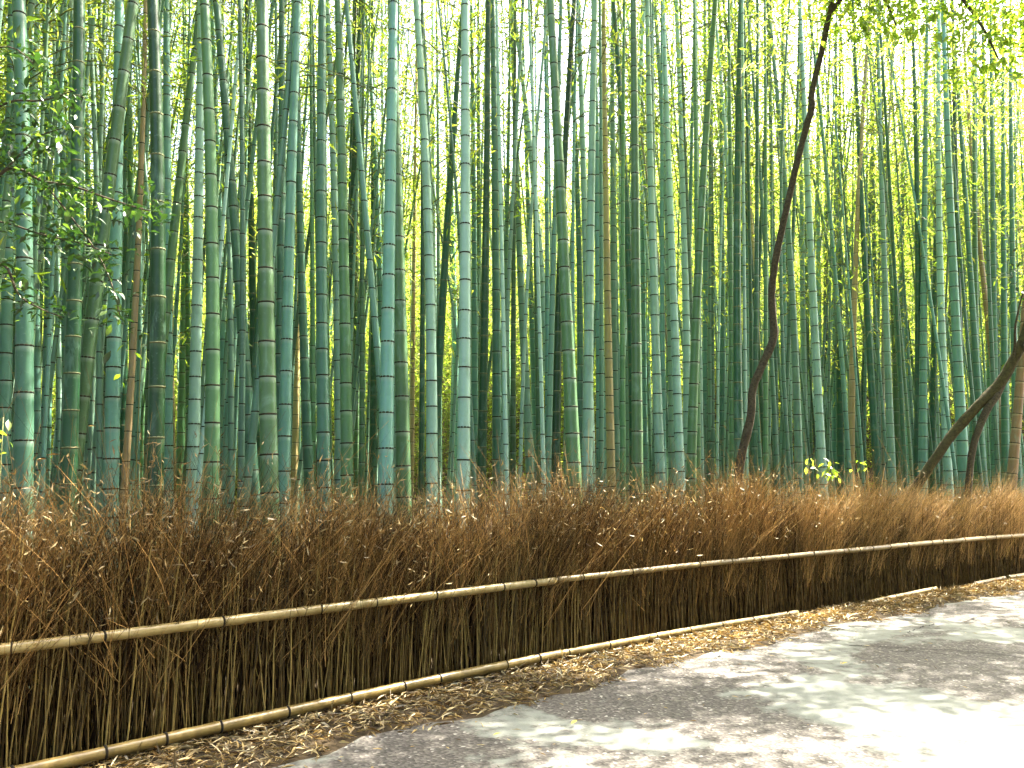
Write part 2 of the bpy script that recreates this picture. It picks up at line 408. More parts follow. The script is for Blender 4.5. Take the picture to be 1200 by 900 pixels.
def build_culm(name, curve, r_at, H, kind, sides, rings_as_parts, il, crown=None):
    """curve(z) -> Vector ; r_at(z) radius. Returns the Empty with stem, node rings and crown as parts"""
    base = curve(0.0)
    root = empty(name, base)
    # node heights
    zs = []; z = 0.10
    while z < H - 0.1:
        zs.append(z); z += il * (0.45 + 0.55 * min(1.0, z / 1.6)) * random.uniform(0.93, 1.07) * (1.0 if z < 7 else 1.1)
    ringdef = [(-0.055, 1.0, 0.0), (-0.016, 1.0, 1.0), (-0.005, 1.012, 1.0), (0.006, 1.03, 0.25), (0.030, 1.0, 0.0)]
    if sides <= 7: ringdef = [(-0.03, 1.0, 0.3), (-0.007, 1.015, 1.0), (0.007, 1.015, 0.2)]
    zz, rf, bd = [-0.08], [1.0], [0.0]
    for zn in zs:
        for dz, f, b in ringdef: zz.append(zn + dz); rf.append(f); bd.append(b)
    zz.append(H); rf.append(1.0); bd.append(0.0)
    P = np.array([curve(q) - base for q in zz]); rr = np.array([r_at(q) for q in zz]) * np.array(rf)
    ang = np.arange(sides) * 2 * np.pi / sides
    V = np.zeros((len(zz), sides, 3)); V[:] = P[:, None, :]
    V[:, :, 0] += rr[:, None] * np.cos(ang); V[:, :, 1] += rr[:, None] * np.sin(ang)
    K = len(zz); k = np.arange(K-1)[:, None] * sides; j = np.arange(sides)[None, :]; j2 = (j+1) % sides
    Q = np.stack([k+j, k+j2, k+sides+j2, k+sides+j], -1)
    mi = np.zeros((K-1, sides), int)
    dark_at = 3 if sides > 7 else 2
    if not rings_as_parts:
        for q in range(len(zs)): mi[1 + q*len(ringdef) + dark_at - 1] = 1
    pale = kind == 'D'
    me = mk_mesh('stem', V.reshape(-1, 3), quads=Q.reshape(-1, 4), mats=[M[kind], M['node_pale' if pale else 'node']],
                 attrs={'band': np.repeat(bd, sides)}, smooth=True, matidx=mi.ravel())
    st = link('stem', me, root)
    if rings_as_parts:
        rm = RING['pale' if pale else 'dark']
        for zn in zs:
            p = curve(zn)
            if p.z > 1.55 + 0.68 * p.y or p.z < 0.9: continue        # only where the photograph shows them
            o = bpy.data.objects.new('node_ring', rm); C.objects.link(o); o.parent = st
            o.location = p - base; rad = r_at(zn); o.scale = (rad, rad, 0.015)
            tl = (curve(zn + 0.1) - curve(zn - 0.1)).normalized()
            o.rotation_euler = tl.to_track_quat('Z', 'Y').to_euler()
    if crown is not None:
        z0, sc = crown
        cm = link('crown', random.choice(CROWNS), root)
        p = curve(z0); cm.location = p - base; cm.rotation_euler = (0, 0, random.uniform(0, 6.28)); cm.scale = (sc, sc, (H - z0 + 0.5) / 6.2)
    return root

# measured stems: x at photo heights y=0, 300, 560, width in pixels there, look
CULMS = [
 (25,30,27,20,'T'),(16,10,3,14,'T'),(94,89,80,17.5,'D'),(153,116,86,16.5,'G'),(141,136,130,16,'T'),(183,187,181,18.5,'D'),
 (197,197,196,12,'T'),(228,198,176,12,'G'),(236,232,226,13,'P'),(240,249,248,16.5,'G'),(252,260,263,9.5,'T'),(258,280,296,13,'T'),
 (285,285,284,8,'T'),(118,125,128,8.5,'G'),(62,76,68,9,'T'),(158,158,157,8.5,'G'),(222,223,222,7,'G'),(50,57,52,10,'T'),
 (40,43,43,9,'T'),(210,213,211,8,'G'),(205,203,203,5,'O'),(143,144,143,9,'D'),(168,167,166,7,'G'),(103,108,110,8,'T'),
 (272,270,268,7,'G'),(295,298,300,9,'D'),(30,-8,-20,12,'T'),(6,20,16,7,'G'),
 (307,311,316,20,'G'),(319,324,328,6,'T'),(333,331,327,11.5,'T'),(347,338,333,14,'T'),(350,354,362,10,'T'),(374,375,380,14.5,'T'),
 (394,402,407,13.5,'G'),(413,409,405,9,'D'),(386,395,398,10,'P'),(426,413,408,10,'D'),(427,444,450,8.5,'T'),(459,455,452,16.5,'T'),
 (458,467,473,15.5,'G'),(491,486,482,5,'O'),(488,503,506,12.5,'P'),(505,508,512,7,'P'),(543,522,507,9.5,'D'),(545,545,543,14.5,'P'),
 (572,569,564,10,'D'),(577,581,583,10.5,'T'),(524,531,536,6.5,'T'),(553,556,556,7.5,'T'),(560,561,562,7,'G'),(600,594,597,6.5,'T'),
 (437,438,437,7.5,'D'),(420,418,417,7,'G'),(426,425,424,6,'G'),(343,347,345,7,'O'),(364,366,367,6,'G'),(516,529,538,6.5,'G'),
 (385,383,387,6,'G'),(466,463,461,6,'P'),(494,495,494,6,'D'),
 (600,609,622,9,'P'),(601,633,648,8.5,'P'),(646,661,673,15,'G'),(673,657,651,9.5,'D'),(677,686,693,9,'P'),(694,701,705,10,'T'),
 (696,691,688,11.5,'P'),(707,711,716,9,'O'),(717,718,722,8,'P'),(720,737,743,9.5,'D'),(742,745,747,12,'G'),(757,737,720,8,'P'),
 (765,769,772,6,'P'),(756,764,774,10,'P'),(768,784,788,8.5,'P'),(780,789,797,9.5,'P'),(789,801,806,9,'P'),(813,807,805,5.5,'T'),
 (836,818,810,10.5,'G'),(833,834,832,8,'T'),(871,865,866,10,'D'),(850,880,891,7.5,'O'),(838,860,870,5.5,'P'),(898,898,897,5.5,'G'),
 (843,846,846,7,'T'),(855,857,858,6,'G'),(875,874,873,7,'T'),(824,826,826,7.5,'T'),(612,621,630,7,'T'),(638,641,642,6,'T'),
 (730,729,730,6,'G'),(752,753,755,7,'T'),(776,776,777,6,'T'),(664,678,679,7.5,'T'),(623,628,632,5.5,'G'),(604,602,601,6,'G'),
 (810,815,818,6,'G'),(884,885,884,6,'T'),
 (900,926,936,8,'P'),(940,952,964,8.5,'P'),(930,937,944,6.5,'P'),(975,968,970,6,'D'),(984,983,985,6.5,'D'),(987,994,998,5,'G'),
 (1014,1000,997,7,'O'),(1002,1014,1028,7.5,'D'),(1029,1017,1009,5.5,'D'),(1035,1039,1045,7.5,'P'),(1028,1046,1052,6,'G'),(1043,1060,1066,5.5,'T'),
 (1061,1072,1075,7,'D'),(1094,1086,1081,8,'T'),(1094,1092,1092,6,'D'),(1100,1101,1111,8,'P'),(1098,1113,1130,10,'T'),(1178,1122,1096,5,'D'),
 (1115,1136,1152,7,'T'),(1135,1153,1181,6.5,'O'),(1215,1202,1186,9,'O'),(1184,1180,1178,7,'T'),(1165,1166,1166,7,'T'),(1150,1147,1144,7,'G'),
 (1173,1171,1170,6,'D'),(1192,1190,1192,7,'T'),(915,917,919,7,'T'),(905,908,909,7,'T'),(952,944,950,6,'G'),(1022,1026,1030,6,'T'),
 (960,960,961,6,'T'),(1054,1054,1056,6,'T'),(1080,1079,1078,6.5,'G'),(1121,1124,1128,7,'D'),(1141,1141,1140,7,'T'),(1158,1160,1161,6,'G'),
 (976,977,978,6,'T'),(921,923,925,5.5,'G'),
]
COLW = {'T': 'teal', 'P': 'pale', 'G': 'green', 'D': 'dark green', 'O': 'dead tan'}
placed = []
def region_of(px):
    for lim, t in ((20, 'at the left edge'), (100, 'behind the shrub leaves'), (190, 'right of the shrub leaves'), (300, 'in the left quarter'), (400, 'left of centre'), (500, 'just left of centre'),
                   (600, 'at the centre'), (705, 'left of the tan stem at centre'), (790, 'right of the central tan stem'), (870, 'left of the bent trunk'), (950, 'behind the bent trunk'),
                   (1030, 'right of the bent trunk'), (1090, 'left of the leaning log'), (1150, 'behind the leaning log'), (9999, 'at the right edge')):
        if px < lim: return t
near_roots = []
CULMS.sort(key=lambda c: c[1])
for i, (x0, x1, x2, w, kind) in enumerate(CULMS):
    w *= 0.90
    D0 = 0.112 * random.uniform(0.93, 1.10) * (0.62 if (w < 5.6 and x1 < 900) else 1.0)
    fd = fence_depth(x2)
    d = max(FPX * D0 / w, fd + (1.9 if x2 > 1050 else 0.80) + random.uniform(0, 0.35))
    r1 = 0.5 * w * d / FPX
    lean = random.uniform(-0.035, 0.035)
    p2, p1, p0 = at(x2, 560, d), at(x1, 300, d), at(x0, 0, d)
    zz = [p2.z, p1.z, p0.z]; xx = [p2.x, p1.x, p0.x]
    A = np.polyfit(zz, xx, 2)
    H = random.uniform(12.5, 15.5) if d < 13 else random.uniform(14, 17)
    H = max(H, p0.z + 2.0)
    def curve(z, A=A, z0=p0.z, z2=p2.z, d=d, lean=lean, H=H):
        zc = min(max(z, z2 - 1.0), z0)
        x = np.polyval(A, zc); sl_ = 2*A[0]*zc + A[1]
        if z > z0: x += sl_ * (z - z0) + 0.012 * math.copysign(1, sl_) * (z - z0)**2
        elif z < z2 - 1.0: x += sl_ * (z - zc)
        return Vector((float(x), d + lean * (z - 2.0), z))
    def r_at(z, r1=r1, H=H, z1=p1.z):
        f = lambda q: 1.03 - 0.93 * max(q, 0.0) / H
        g = lambda q: f(q) + 0.10 * math.exp(-max(q, 0) / 0.8)
        return r1 * g(z) / g(z1)
    near = w >= 6.8
    z0c = max(p0.z + 0.8, 0.55 * H)
    root = build_culm('bamboo', curve, r_at, H, kind, 12 if w >= 12 else (10 if near else 8), near, random.uniform(0.29, 0.37) * (0.9 if d > 11 else 1.0),
                      crown=(z0c, random.uniform(0.75, 1.0) if (420 < x1 < 850 and d < fd + 2.2) else random.uniform(0.5, 0.8)))
    thick = 'thick' if w >= 14 else ('medium' if w >= 9 else 'slender')
    dx = (x0 - x2) - (600 - x2) * 0.075
    ln = 'leaning right' if dx > 9 else ('leaning left' if dx < -9 else 'standing upright')
    near_roots.append((f'{thick} {COLW[kind]} bamboo {ln} {region_of(x1)}', root))
    b = curve(0); placed.append((b.x, b.y))

ORD = ['leftmost', 'second', 'third', 'fourth', 'fifth', 'sixth', 'seventh', 'eighth', 'ninth', 'tenth']
same = {}
for lab, root in near_roots: same.setdefault(lab, []).append(root)
for lab, rs in same.items():
    for k, root in enumerate(rs):
        extra = '' if len(rs) == 1 else (f', left one of two' if len(rs) == 2 and k == 0 else (', right one of two' if len(rs) == 2 else (', leftmost of these' if k == 0 else (', rightmost of these' if k == len(rs) - 1 else f', {ORD[k]} from left'))))
        tag(root, lab + extra, 'bamboo', 'bamboo stems of the near grove')

# further stems, deeper in the grove
cnt = 0; tries = 0
deep = []
while cnt < 180 and tries < 20000:
    tries += 1
    px = random.uniform(-60, 1260); fd = fence_depth(min(max(px, 0), 1200))
    d = fd + 2.4 + 10 * random.random() ** 0.9
    X = (px - CX) / FPX * d
    if 470 < px < 700 and random.random() < 0.35: continue
    if any((X-a)**2 + (d-b)**2 < 0.32**2 for a, b in placed): continue
    placed.append((X, d)); deep.append((px, X, d)); cnt += 1
for px, X, d in deep:
    kind = random.choices('TPGDO', (42, 26, 22, 9, 1))[0]
    if px > 900: kind = random.choices('TPGDO', (46, 12, 24, 17, 1))[0]
    D0 = random.uniform(0.055, 0.105); H = random.uniform(12, 16.5)
    a1, a2, ly_ = random.gauss(0, 0.036), random.gauss(0, 0.003), random.gauss(0, 0.03)
    def curve(z, X=X, d=d, a1=a1, a2=a2, ly_=ly_): return Vector((X + a1*z + a2*z*z, d + ly_*z, z))
    def r_at(z, D0=D0, H=H): return 0.5 * D0 * (1.0 - 0.78 * max(z, 0) / H)
    z0c = random.uniform(0.45, 0.62) * H
    root = build_culm('bamboo', curve, r_at, H, kind, 7, False, random.uniform(0.27, 0.36), crown=(z0c, random.uniform(0.85, 1.2)))
    zone = region_of((curve(4.0).x / curve(4.0).y) * FPX + CX)
    tag(root, f'slim {COLW[kind]} bamboo deep in the grove {zone}', 'bamboo', f'{COLW[kind]} bamboo deep in the grove {zone}')

# the far grove: stems and foliage that read as one mass
def far_grove():
    N = 560
    px = rng.uniform(-330, 1560, N); fd = np.array([fence_depth(min(max(q, 0), 1200)) for q in px])
    d = fd + 5 + 15 * rng.uniform(0, 1, N)
    clear = (px > 440) & (px < 730) & (rng.uniform(0, 1, N) < 0.6); px = px[~clear]; d = d[~clear]; N = len(px)
    X = (px - CX) / FPX * d; H = rng.uniform(11, 16.5, N); K = 9; t = np.linspace(0, 1, K)
    P = np.zeros((N, K, 3)); P[:, :, 2] = H[:, None] * t
    P[:, :, 0] = X[:, None] + rng.normal(0, 0.05, N)[:, None] * P[:, :, 2] + rng.normal(0, 0.004, N)[:, None] * P[:, :, 2]**2
    P[:, :, 1] = d[:, None] + rng.normal(0, 0.03, N)[:, None] * P[:, :, 2]
    r0 = rng.uniform(0.028, 0.052, N)
    V, Q, idx = tubes(P, r0[:, None] * (1 - 0.75 * t)[None, :], 6)
    m = NT('far_bamboo_stem'); pos = m.geo(); sx = m.n('ShaderNodeSeparateXYZ'); m.l(pos, sx.inputs[0])
    tn = m.attr('tint')
    zf = m.math('FRACT', m.math('ADD', m.math('MULTIPLY', sx.outputs[2], 3.0), m.math('MULTIPLY', tn, 7.3)))
    col = m.ramp(tn, [(0, (0.07, 0.15, 0.08)), (0.5, (0.12, 0.23, 0.15)), (0.96, (0.18, 0.29, 0.21)), (1, (0.22, 0.17, 0.08))])
    col = m.mix(m.ramp(zf, [(0.0, (1, 1, 1)), (0.05, (1, 1, 1)), (0.07, (0, 0, 0))]), col, (0.03, 0.035, 0.02))
    m.base(col); m.rough(0.5)
    o = link('far_bamboo_stems', mk_mesh('far_bamboo_stems', V, quads=Q, mats=[m.m], attrs={'tint': rng.uniform(0, 1, N)[idx]}, smooth=True))
    tag(o, 'far bamboo stems massed at the back of the grove', 'bamboo', kind='stuff')
    # their crowns: the same branching crowns as the nearer stems carry
    z0 = H * rng.uniform(0.26, 0.46, N); kk = np.minimum(((z0 / H) * (K-1)).astype(int), K-2); fr = (z0 / H) * (K-1) - kk
    ii = np.arange(N); pc = P[ii, kk] * (1 - fr)[:, None] + P[ii, kk+1] * fr[:, None]
    sel = (d > 12) & (rng.uniform(0, 1, N) < 0.5)
    sxy = rng.uniform(0.8, 1.25, N)
    crowns_object('far_bamboo_foliage', pc[sel], np.stack([sxy, sxy, (H - z0 + 0.5) / 6.2], 1)[sel], rng.uniform(0, 6.28, sel.sum()),
                  'sunlit yellow green bamboo foliage filling the back of the grove', 'foliage')
    # low bamboo scrub on the hillside
    NH = 1700; ph = rng.uniform(-350, 1550, NH); dh = 38 + 48 * rng.uniform(0, 1, NH) ** 1.3; xh = (ph - CX) / FPX * dh
    zh = -0.3 + 30.0 * (1 - np.exp(-np.clip(dh - 38 + 3 * np.sin(xh * 0.07), 0, None) / 30)); sh = rng.uniform(1.5, 2.4, NH)
    crowns_object('hillside_bamboo_thicket', np.stack([xh, dh, zh], 1), np.stack([sh, sh, rng.uniform(1.3, 2.3, NH)], 1), rng.uniform(0, 6.28, NH), 'sunlit yellow thicket on the hillside beyond the grove', 'foliage')
    NW = 3000; per = 32; pw = rng.uniform(-300, 1500, NW); dw = 37 + 14 * rng.uniform(0, 1, NW); zw = 0.2 + 30.0 * (1 - np.exp(-np.clip(dw - 38, 0, None) / 30)) + 9 * rng.uniform(0, 1, NW) ** 1.6
    Cc = np.stack([(pw - CX) / FPX * dw, dw, zw], 1)
    n = len(Cc) * per; base = np.repeat(Cc, per, 0) + rng.normal(size=(n, 3)) * np.array([0.42, 0.42, 0.24])
    D = randunit(n) * np.array([1, 1, 0.6]) + np.array([0, 0, -0.4]); L = rng.uniform(0.16, 0.30, n)
    V, T = leaves(base, D, randunit(n) + np.array([0, 0, 0.6]), L, L * 0.26, 0.12, 0.1)
    tint = np.clip(np.repeat(rng.uniform(0.1, 0.9, len(Cc)), per) * 0.6 + rng.uniform(0, 0.4, n), 0, 1)
    o = link('hillside_scrub', mk_mesh('hillside_scrub', V, tris=T, mats=[M['bleaf']], attrs={'tint': np.repeat(tint, 4)}))
    tag(o, 'bright low bamboo scrub showing in gaps at the very back', 'foliage', kind='stuff')

def crowns_object(name, pts, scl, rot, label, cat):
    me = bpy.data.meshes.new(name); n = len(pts)
    me.vertices.add(n); me.vertices.foreach_set('co', np.asarray(pts, np.float32).ravel())
    for nm, ty, key, val in (('scl', 'FLOAT_VECTOR', 'vector', scl), ('rot', 'FLOAT_VECTOR', 'vector', np.stack([rng.normal(0, 0.04, n), rng.normal(0, 0.04, n), rot], 1)), ('pick', 'INT', 'value', np.arange(n) % 6)):
        a = me.attributes.new(nm, ty, 'POINT'); a.data.foreach_set(key, np.asarray(val, np.float32 if ty != 'INT' else np.int32).ravel())
    o = link(name, me)
    ng = bpy.data.node_groups.new(name + '_nodes', 'GeometryNodeTree')
    ng.interface.new_socket('Geometry', in_out='INPUT', socket_type='NodeSocketGeometry')
    ng.interface.new_socket('Geometry', in_out='OUTPUT', socket_type='NodeSocketGeometry')
    gi, go, jn = ng.nodes.new('NodeGroupInput'), ng.nodes.new('NodeGroupOutput'), ng.nodes.new('GeometryNodeJoinGeometry')
    def na(nm, ty):
        q = ng.nodes.new('GeometryNodeInputNamedAttribute'); q.data_type = ty; q.inputs[0].default_value = nm
        return next(x for x in q.outputs if x.enabled and x.name == 'Attribute')
    for k, src in enumerate(CROWN_SRC):
        oi = ng.nodes.new('GeometryNodeObjectInfo'); oi.inputs['Object'].default_value = src; oi.transform_space = 'ORIGINAL'
        oi.inputs['As Instance'].default_value = True
        ip = ng.nodes.new('GeometryNodeInstanceOnPoints')
        cp = ng.nodes.new('FunctionNodeCompare'); cp.data_type = 'INT'; cp.operation = 'EQUAL'
        ins = [x for x in cp.inputs if x.enabled]; ng.links.new(na('pick', 'INT'), ins[0]); ins[1].default_value = k
        ng.links.new(gi.outputs[0], ip.inputs['Points']); ng.links.new(oi.outputs['Geometry'], ip.inputs['Instance'])
        ng.links.new(cp.outputs[0], ip.inputs['Selection']); ng.links.new(na('rot', 'FLOAT_VECTOR'), ip.inputs['Rotation']); ng.links.new(na('scl', 'FLOAT_VECTOR'), ip.inputs['Scale'])
        ng.links.new(ip.outputs[0], jn.inputs[0])
    ng.links.new(jn.outputs[0], go.inputs[0])
    md = o.modifiers.new('crowns', 'NODES'); md.node_group = ng
    tag(o, label, cat, kind='stuff')
    return o
CROWN_SRC = []
for me in CROWNS: CROWN_SRC.append(next(o for o in C.objects if o.data is me))
far_grove()

# the grove on the other side of the path, behind the photographer
def opposite_grove():
    N = 230; s = rng.uniform(0, FLEN, N); off = 6.7 + 8 * rng.uniform(0, 1, N) ** 1.2
    x, y, tx, ty = fpos(s, off)
    ex = rng.uniform(-9, 3, N) * (rng.uniform(0, 1, N) < 0.4); x = x + ex * 0.7; y = y + ex * 0.7
    arch = rng.uniform(0.8, 2.6, N)
    # the same grove carries on beyond both sides of the picture
    n2 = 330; x2 = rng.uniform(-17, -5.5, n2); y2 = rng.uniform(-3, 17, n2); ok = x2 < -0.72 * np.maximum(y2, 4.2) - 0.6
    n3 = 140; x3 = rng.uniform(13, 30, n3); y3 = rng.uniform(15, 36, n3); ok3 = (x3 > 0.70 * y3 + 0.5) & (y3 > np.interp(x3, FC[:, 0], FC[:, 1]) + 1.0)
    x = np.concatenate([x, x2[ok], x3[ok3]]); y = np.concatenate([y, y2[ok], y3[ok3]]); ex = len(x) - N
    tx = np.concatenate([tx, np.zeros(ex)]); ty = np.concatenate([ty, np.zeros(ex)]); arch = np.concatenate([arch, np.zeros(ex)])
    N = len(x); H = rng.uniform(11, 16, N); K = 8; t = np.linspace(0, 1, K)
    P = np.zeros((N, K, 3)); P[:, :, 2] = H[:, None] * t
    P[:, :, 0] = x[:, None] + rng.normal(0, 0.03, N)[:, None] * P[:, :, 2]; P[:, :, 1] = y[:, None] + rng.normal(0, 0.03, N)[:, None] * P[:, :, 2]
    ar = arch[:, None] * t**2; P[:, :, 0] -= ty[:, None] * ar; P[:, :, 1] += tx[:, None] * ar
    V, Q, vi = tubes(P, rng.uniform(0.04, 0.06, N)[:, None] * (1 - 0.75 * t), 7)
    o = link('surrounding_bamboo_stems', mk_mesh('surrounding_bamboo_stems', V, quads=Q, mats=[M['T']], attrs={'band': np.zeros(len(V))}, smooth=True))
    tag(o, 'bamboo stems of the grove across the path and to both sides', 'bamboo', kind='stuff')
    z0 = H * rng.uniform(0.28, 0.45, N); kk = np.minimum(((z0 / H) * (K-1)).astype(int), K-2); fr = (z0 / H) * (K-1) - kk
    ii = np.arange(N); pc = P[ii, kk] * (1 - fr)[:, None] + P[ii, kk+1] * fr[:, None]; sxy = rng.uniform(1.0, 1.4, N)
    crowns_object('surrounding_bamboo_foliage', pc, np.stack([sxy, sxy, (H - z0 + 0.5) / 6.2], 1), rng.uniform(0, 6.28, N), 'bamboo foliage of the grove across the path and to both sides', 'foliage')
opposite_grove()

# ------------------------------------------------------------------ brush fence
fence = empty('brush_fence', (0, 0, 0))
tag(fence, 'brown brush fence of bundled dry bamboo twigs with bamboo rails along the path', 'fence')

def pole(name, s0, s1, z0, z1, off, r, parent, taper=0.92, il=0.30, ties=True):
    n = max(6, int((s1 - s0) / 0.03)); s = np.linspace(s0, s1, n)
    x, y, tx, ty = fpos(s, off)
    wave = 0.003 * np.sin(s * 0.9 + z0 * 9) + 0.001 * np.sin(s * 2.7)
    z = np.linspace(z0, z1, n) + wave
    P = np.stack([x, y, z], 1); o0 = Vector(P[0])
    # nodes
    ph = (s - s0 + random.uniform(0, 0.2)) % il
    rr = r * np.linspace(1, taper, n) * (1 + 0.07 * np.exp(-((ph - il/2) / 0.012)**2))
    sides = 12; V = []
    for i in range(n):
        T = Vector((tx[i], ty[i], (z1-z0)/(s1-s0))).normalized(); A = T.cross(Vector((0, 0, 1))).normalized(); B = A.cross(T)
        for j in range(sides):
            a = 2*math.pi*j/sides; V.append(Vector(P[i]) - o0 + (A*math.cos(a) + B*math.sin(a)) * rr[i])
    Q = [(i*sides+j, i*sides+(j+1) % sides, (i+1)*sides+(j+1) % sides, (i+1)*sides+j) for i in range(n-1) for j in range(sides)]
    V.append(Vector((0, 0, 0))); V.append(Vector(P[-1]) - o0)
    T3 = [(n*sides, (j+1) % sides, j) for j in range(sides)] + [(n*sides+1, (n-1)*sides+j, (n-1)*sides+(j+1) % sides) for j in range(sides)]
    o = link(name, mk_mesh(name, [tuple(v) for v in V], quads=Q, tris=T3, mats=[M['rail']], smooth=True), parent, o0)
    if ties:
        q = s0 + random.uniform(0.05, 0.3)
        while q < s1 - 0.03:
            i = int(np.argmin(np.abs(s - q)))
            t = bpy.data.objects.new('tie', TIE[0 if random.random() < 0.7 else 1]); C.objects.link(t); t.parent = o
            t.location = Vector(P[i]) - o0; t.scale = (rr[i], rr[i], rr[i])
            T = Vector((tx[i], ty[i], (z1-z0)/(s1-s0))).normalized()
            t.rotation_euler = (T.to_track_quat('Z', 'Y')).to_euler()
            q += random.choice((0.34, 0.46, 0.55, 0.7))
    return o
def tie_mesh(hh, tilt):
    V, Q = [], []
    prof = [(-hh, 1.0), (-hh*0.8, 1.10), (0, 1.14), (hh*0.8, 1.10), (hh, 1.0)]
    for z, r in prof:
        for j in range(12):
            a = 2*math.pi*j/12; V.append((r*math.cos(a), r*math.sin(a), z + tilt*math.cos(a)))
    for k in range(4):
        for j in range(12): Q.append((k*12+j, k*12+(j+1) % 12, (k+1)*12+(j+1) % 12, (k+1)*12+j))
    return mk_mesh('tie', V, quads=Q, mats=[M['tie']], smooth=True)
TIE = [tie_mesh(0.22, 0.0), tie_mesh(0.14, 0.25)]

ZT = 0.705
sA, sB = 0.3, s_of_px(648); sE = FLEN - 0.2
pole('top_rail', sA, s_of_px(-40), ZT, ZT, 0.0, 0.031, fence)
pole('top_rail', s_of_px(-38), sB, ZT, ZT, 0.0, 0.030, fence, 1.08)
pole('top_rail', sB - 0.05, s_of_px(985), ZT + 0.004, ZT, 0.0, 0.027, fence, 1.1)
pole('top_rail', s_of_px(985) + 0.01, s_of_px(1195), ZT, ZT, 0.0, 0.033, fence, 1.0)
pole('top_rail', s_of_px(1195) + 0.01, sE, ZT, ZT, 0.0, 0.033, fence, 1.0)
pole('bottom_rail', sA, s_of_px(-30), 0.085, 0.085, 0.03, 0.034, fence)
pole('bottom_rail', s_of_px(-28), s_of_px(652), 0.085, 0.080, 0.03, 0.034, fence, 1.06)
pole('bottom_rail', s_of_px(652) - 0.03, s_of_px(922), 0.080, 0.045, 0.03, 0.031, fence, 1.0)
pole('bottom_rail', s_of_px(1000), s_of_px(1080), 0.025, 0.060, 0.06, 0.032, fence, 0.95, ties=False)
pole('bottom_rail', s_of_px(1128), s_of_px(1162), 0.030, 0.055, 0.03, 0.034, fence, 0.95, ties=False)
pole('bottom_rail', s_of_px(1166), s_of_px(1290), 0.055, 0.075, 0.03, 0.040, fence, 0.95, ties=False)

# canes: upright stalks of the brush
def cane_mesh(seed, nside=5):
    r_ = random.Random(seed); h = 1.0; n = r_.randint(5, 7)
    zs = [i / n for i in range(n + 1)]; x = y = 0.0; pts = []
    for z in zs:
        pts.append((x, y, z)); x += r_.uniform(-0.014, 0.014); y += r_.uniform(-0.012, 0.012)
    V, Q = [], []; sides = nside
    def tube(pts, ra):
        b = len(V)
        for p, r in zip(pts, ra):
            for j in range(sides):
                a = 2*math.pi*j/sides; V.append((p[0]+r*math.cos(a), p[1]+r*math.sin(a), p[2]))
        for i in range(len(pts)-1):
            for j in range(sides): Q.append((b+i*sides+j, b+i*sides+(j+1) % sides, b+(i+1)*sides+(j+1) % sides, b+(i+1)*sides+j))
    P2, R2 = [], []
    for i, p in enumerate(pts):
        r = 0.0075 * (1 - 0.35 * p[2])
        if 0 < i < n:
            P2 += [(p[0], p[1], p[2]-0.012), (p[0], p[1], p[2]), (p[0], p[1], p[2]+0.008)]; R2 += [r, r*1.35, r*0.95]
        else: P2.append(p); R2.append(r)
    tube(P2, R2)
    for i in range(2, n):
        if r_.random() < 0.75:
            p = pts[i]; a = r_.uniform(0, 6.28); L = r_.uniform(0.12, 0.28)
            tube([p, (p[0]+math.cos(a)*L*0.25, p[1]+math.sin(a)*L*0.25, p[2]+L*0.45), (p[0]+math.cos(a)*L*0.38, p[1]+math.sin(a)*L*0.38, p[2]+L)], [0.0035, 0.003, 0.0018])
    return mk_mesh('cane', V, quads=Q, mats=[M['cane']], smooth=True)
CANES = [cane_mesh(k) for k in range(9)]
canes = []
s = 0.3
while s < FLEN - 0.3:
    canes.append((s, -0.045 - abs(random.gauss(0, 0.035)))); s += random.uniform(0.010, 0.031)
for _ in range(int(FLEN * 85)): canes.append((random.uniform(0.3, FLEN - 0.3), -random.uniform(0.09, 0.34)))
s_left = s_of_px(-10)
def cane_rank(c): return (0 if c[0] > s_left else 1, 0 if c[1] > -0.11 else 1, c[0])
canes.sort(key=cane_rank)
rV, rQ, off_ = [], [], 0
proto = []
for me in [cane_mesh(k, 3) for k in range(9)]:
    v = np.empty(len(me.vertices)*3, np.float32); me.vertices.foreach_get('co', v)
    q = np.array([p.vertices[:] for p in me.polygons]); proto.append((v.reshape(-1, 3), q))
for i, (s, off) in enumerate(canes):
    x, y, tx, ty = [float(v) for v in fpos(s, off)]
    k = random.randrange(len(CANES)); h = random.uniform(0.85, 1.3)
    rot = Matrix.Rotation(random.gauss(0, 0.045), 4, 'X') @ Matrix.Rotation(random.gauss(0, 0.05), 4, 'Y') @ Matrix.Rotation(random.uniform(0, 6.28), 4, 'Z')
    wsc = random.uniform(0.40, 0.85)
    if i < 300:
        o = bpy.data.objects.new('cane', CANES[k]); C.objects.link(o); o.parent = fence
        o.location = (x, y, -0.03); o.rotation_euler = rot.to_euler(); o.scale = (wsc, wsc, h)
    else:
        mt = np.array(Matrix.Translation((x, y, -0.03)) @ rot @ Matrix.Diagonal((wsc, wsc, h, 1)))
        v, q = proto[k]; rV.append(v @ mt[:3, :3].T + mt[:3, 3]); rQ.append(q + off_); off_ += len(v)
o = link('cane_rows', mk_mesh('cane_rows', np.concatenate(rV), quads=np.concatenate(rQ), mats=[M['shadecane']]), fence)
o['kind'] = 'stuff'

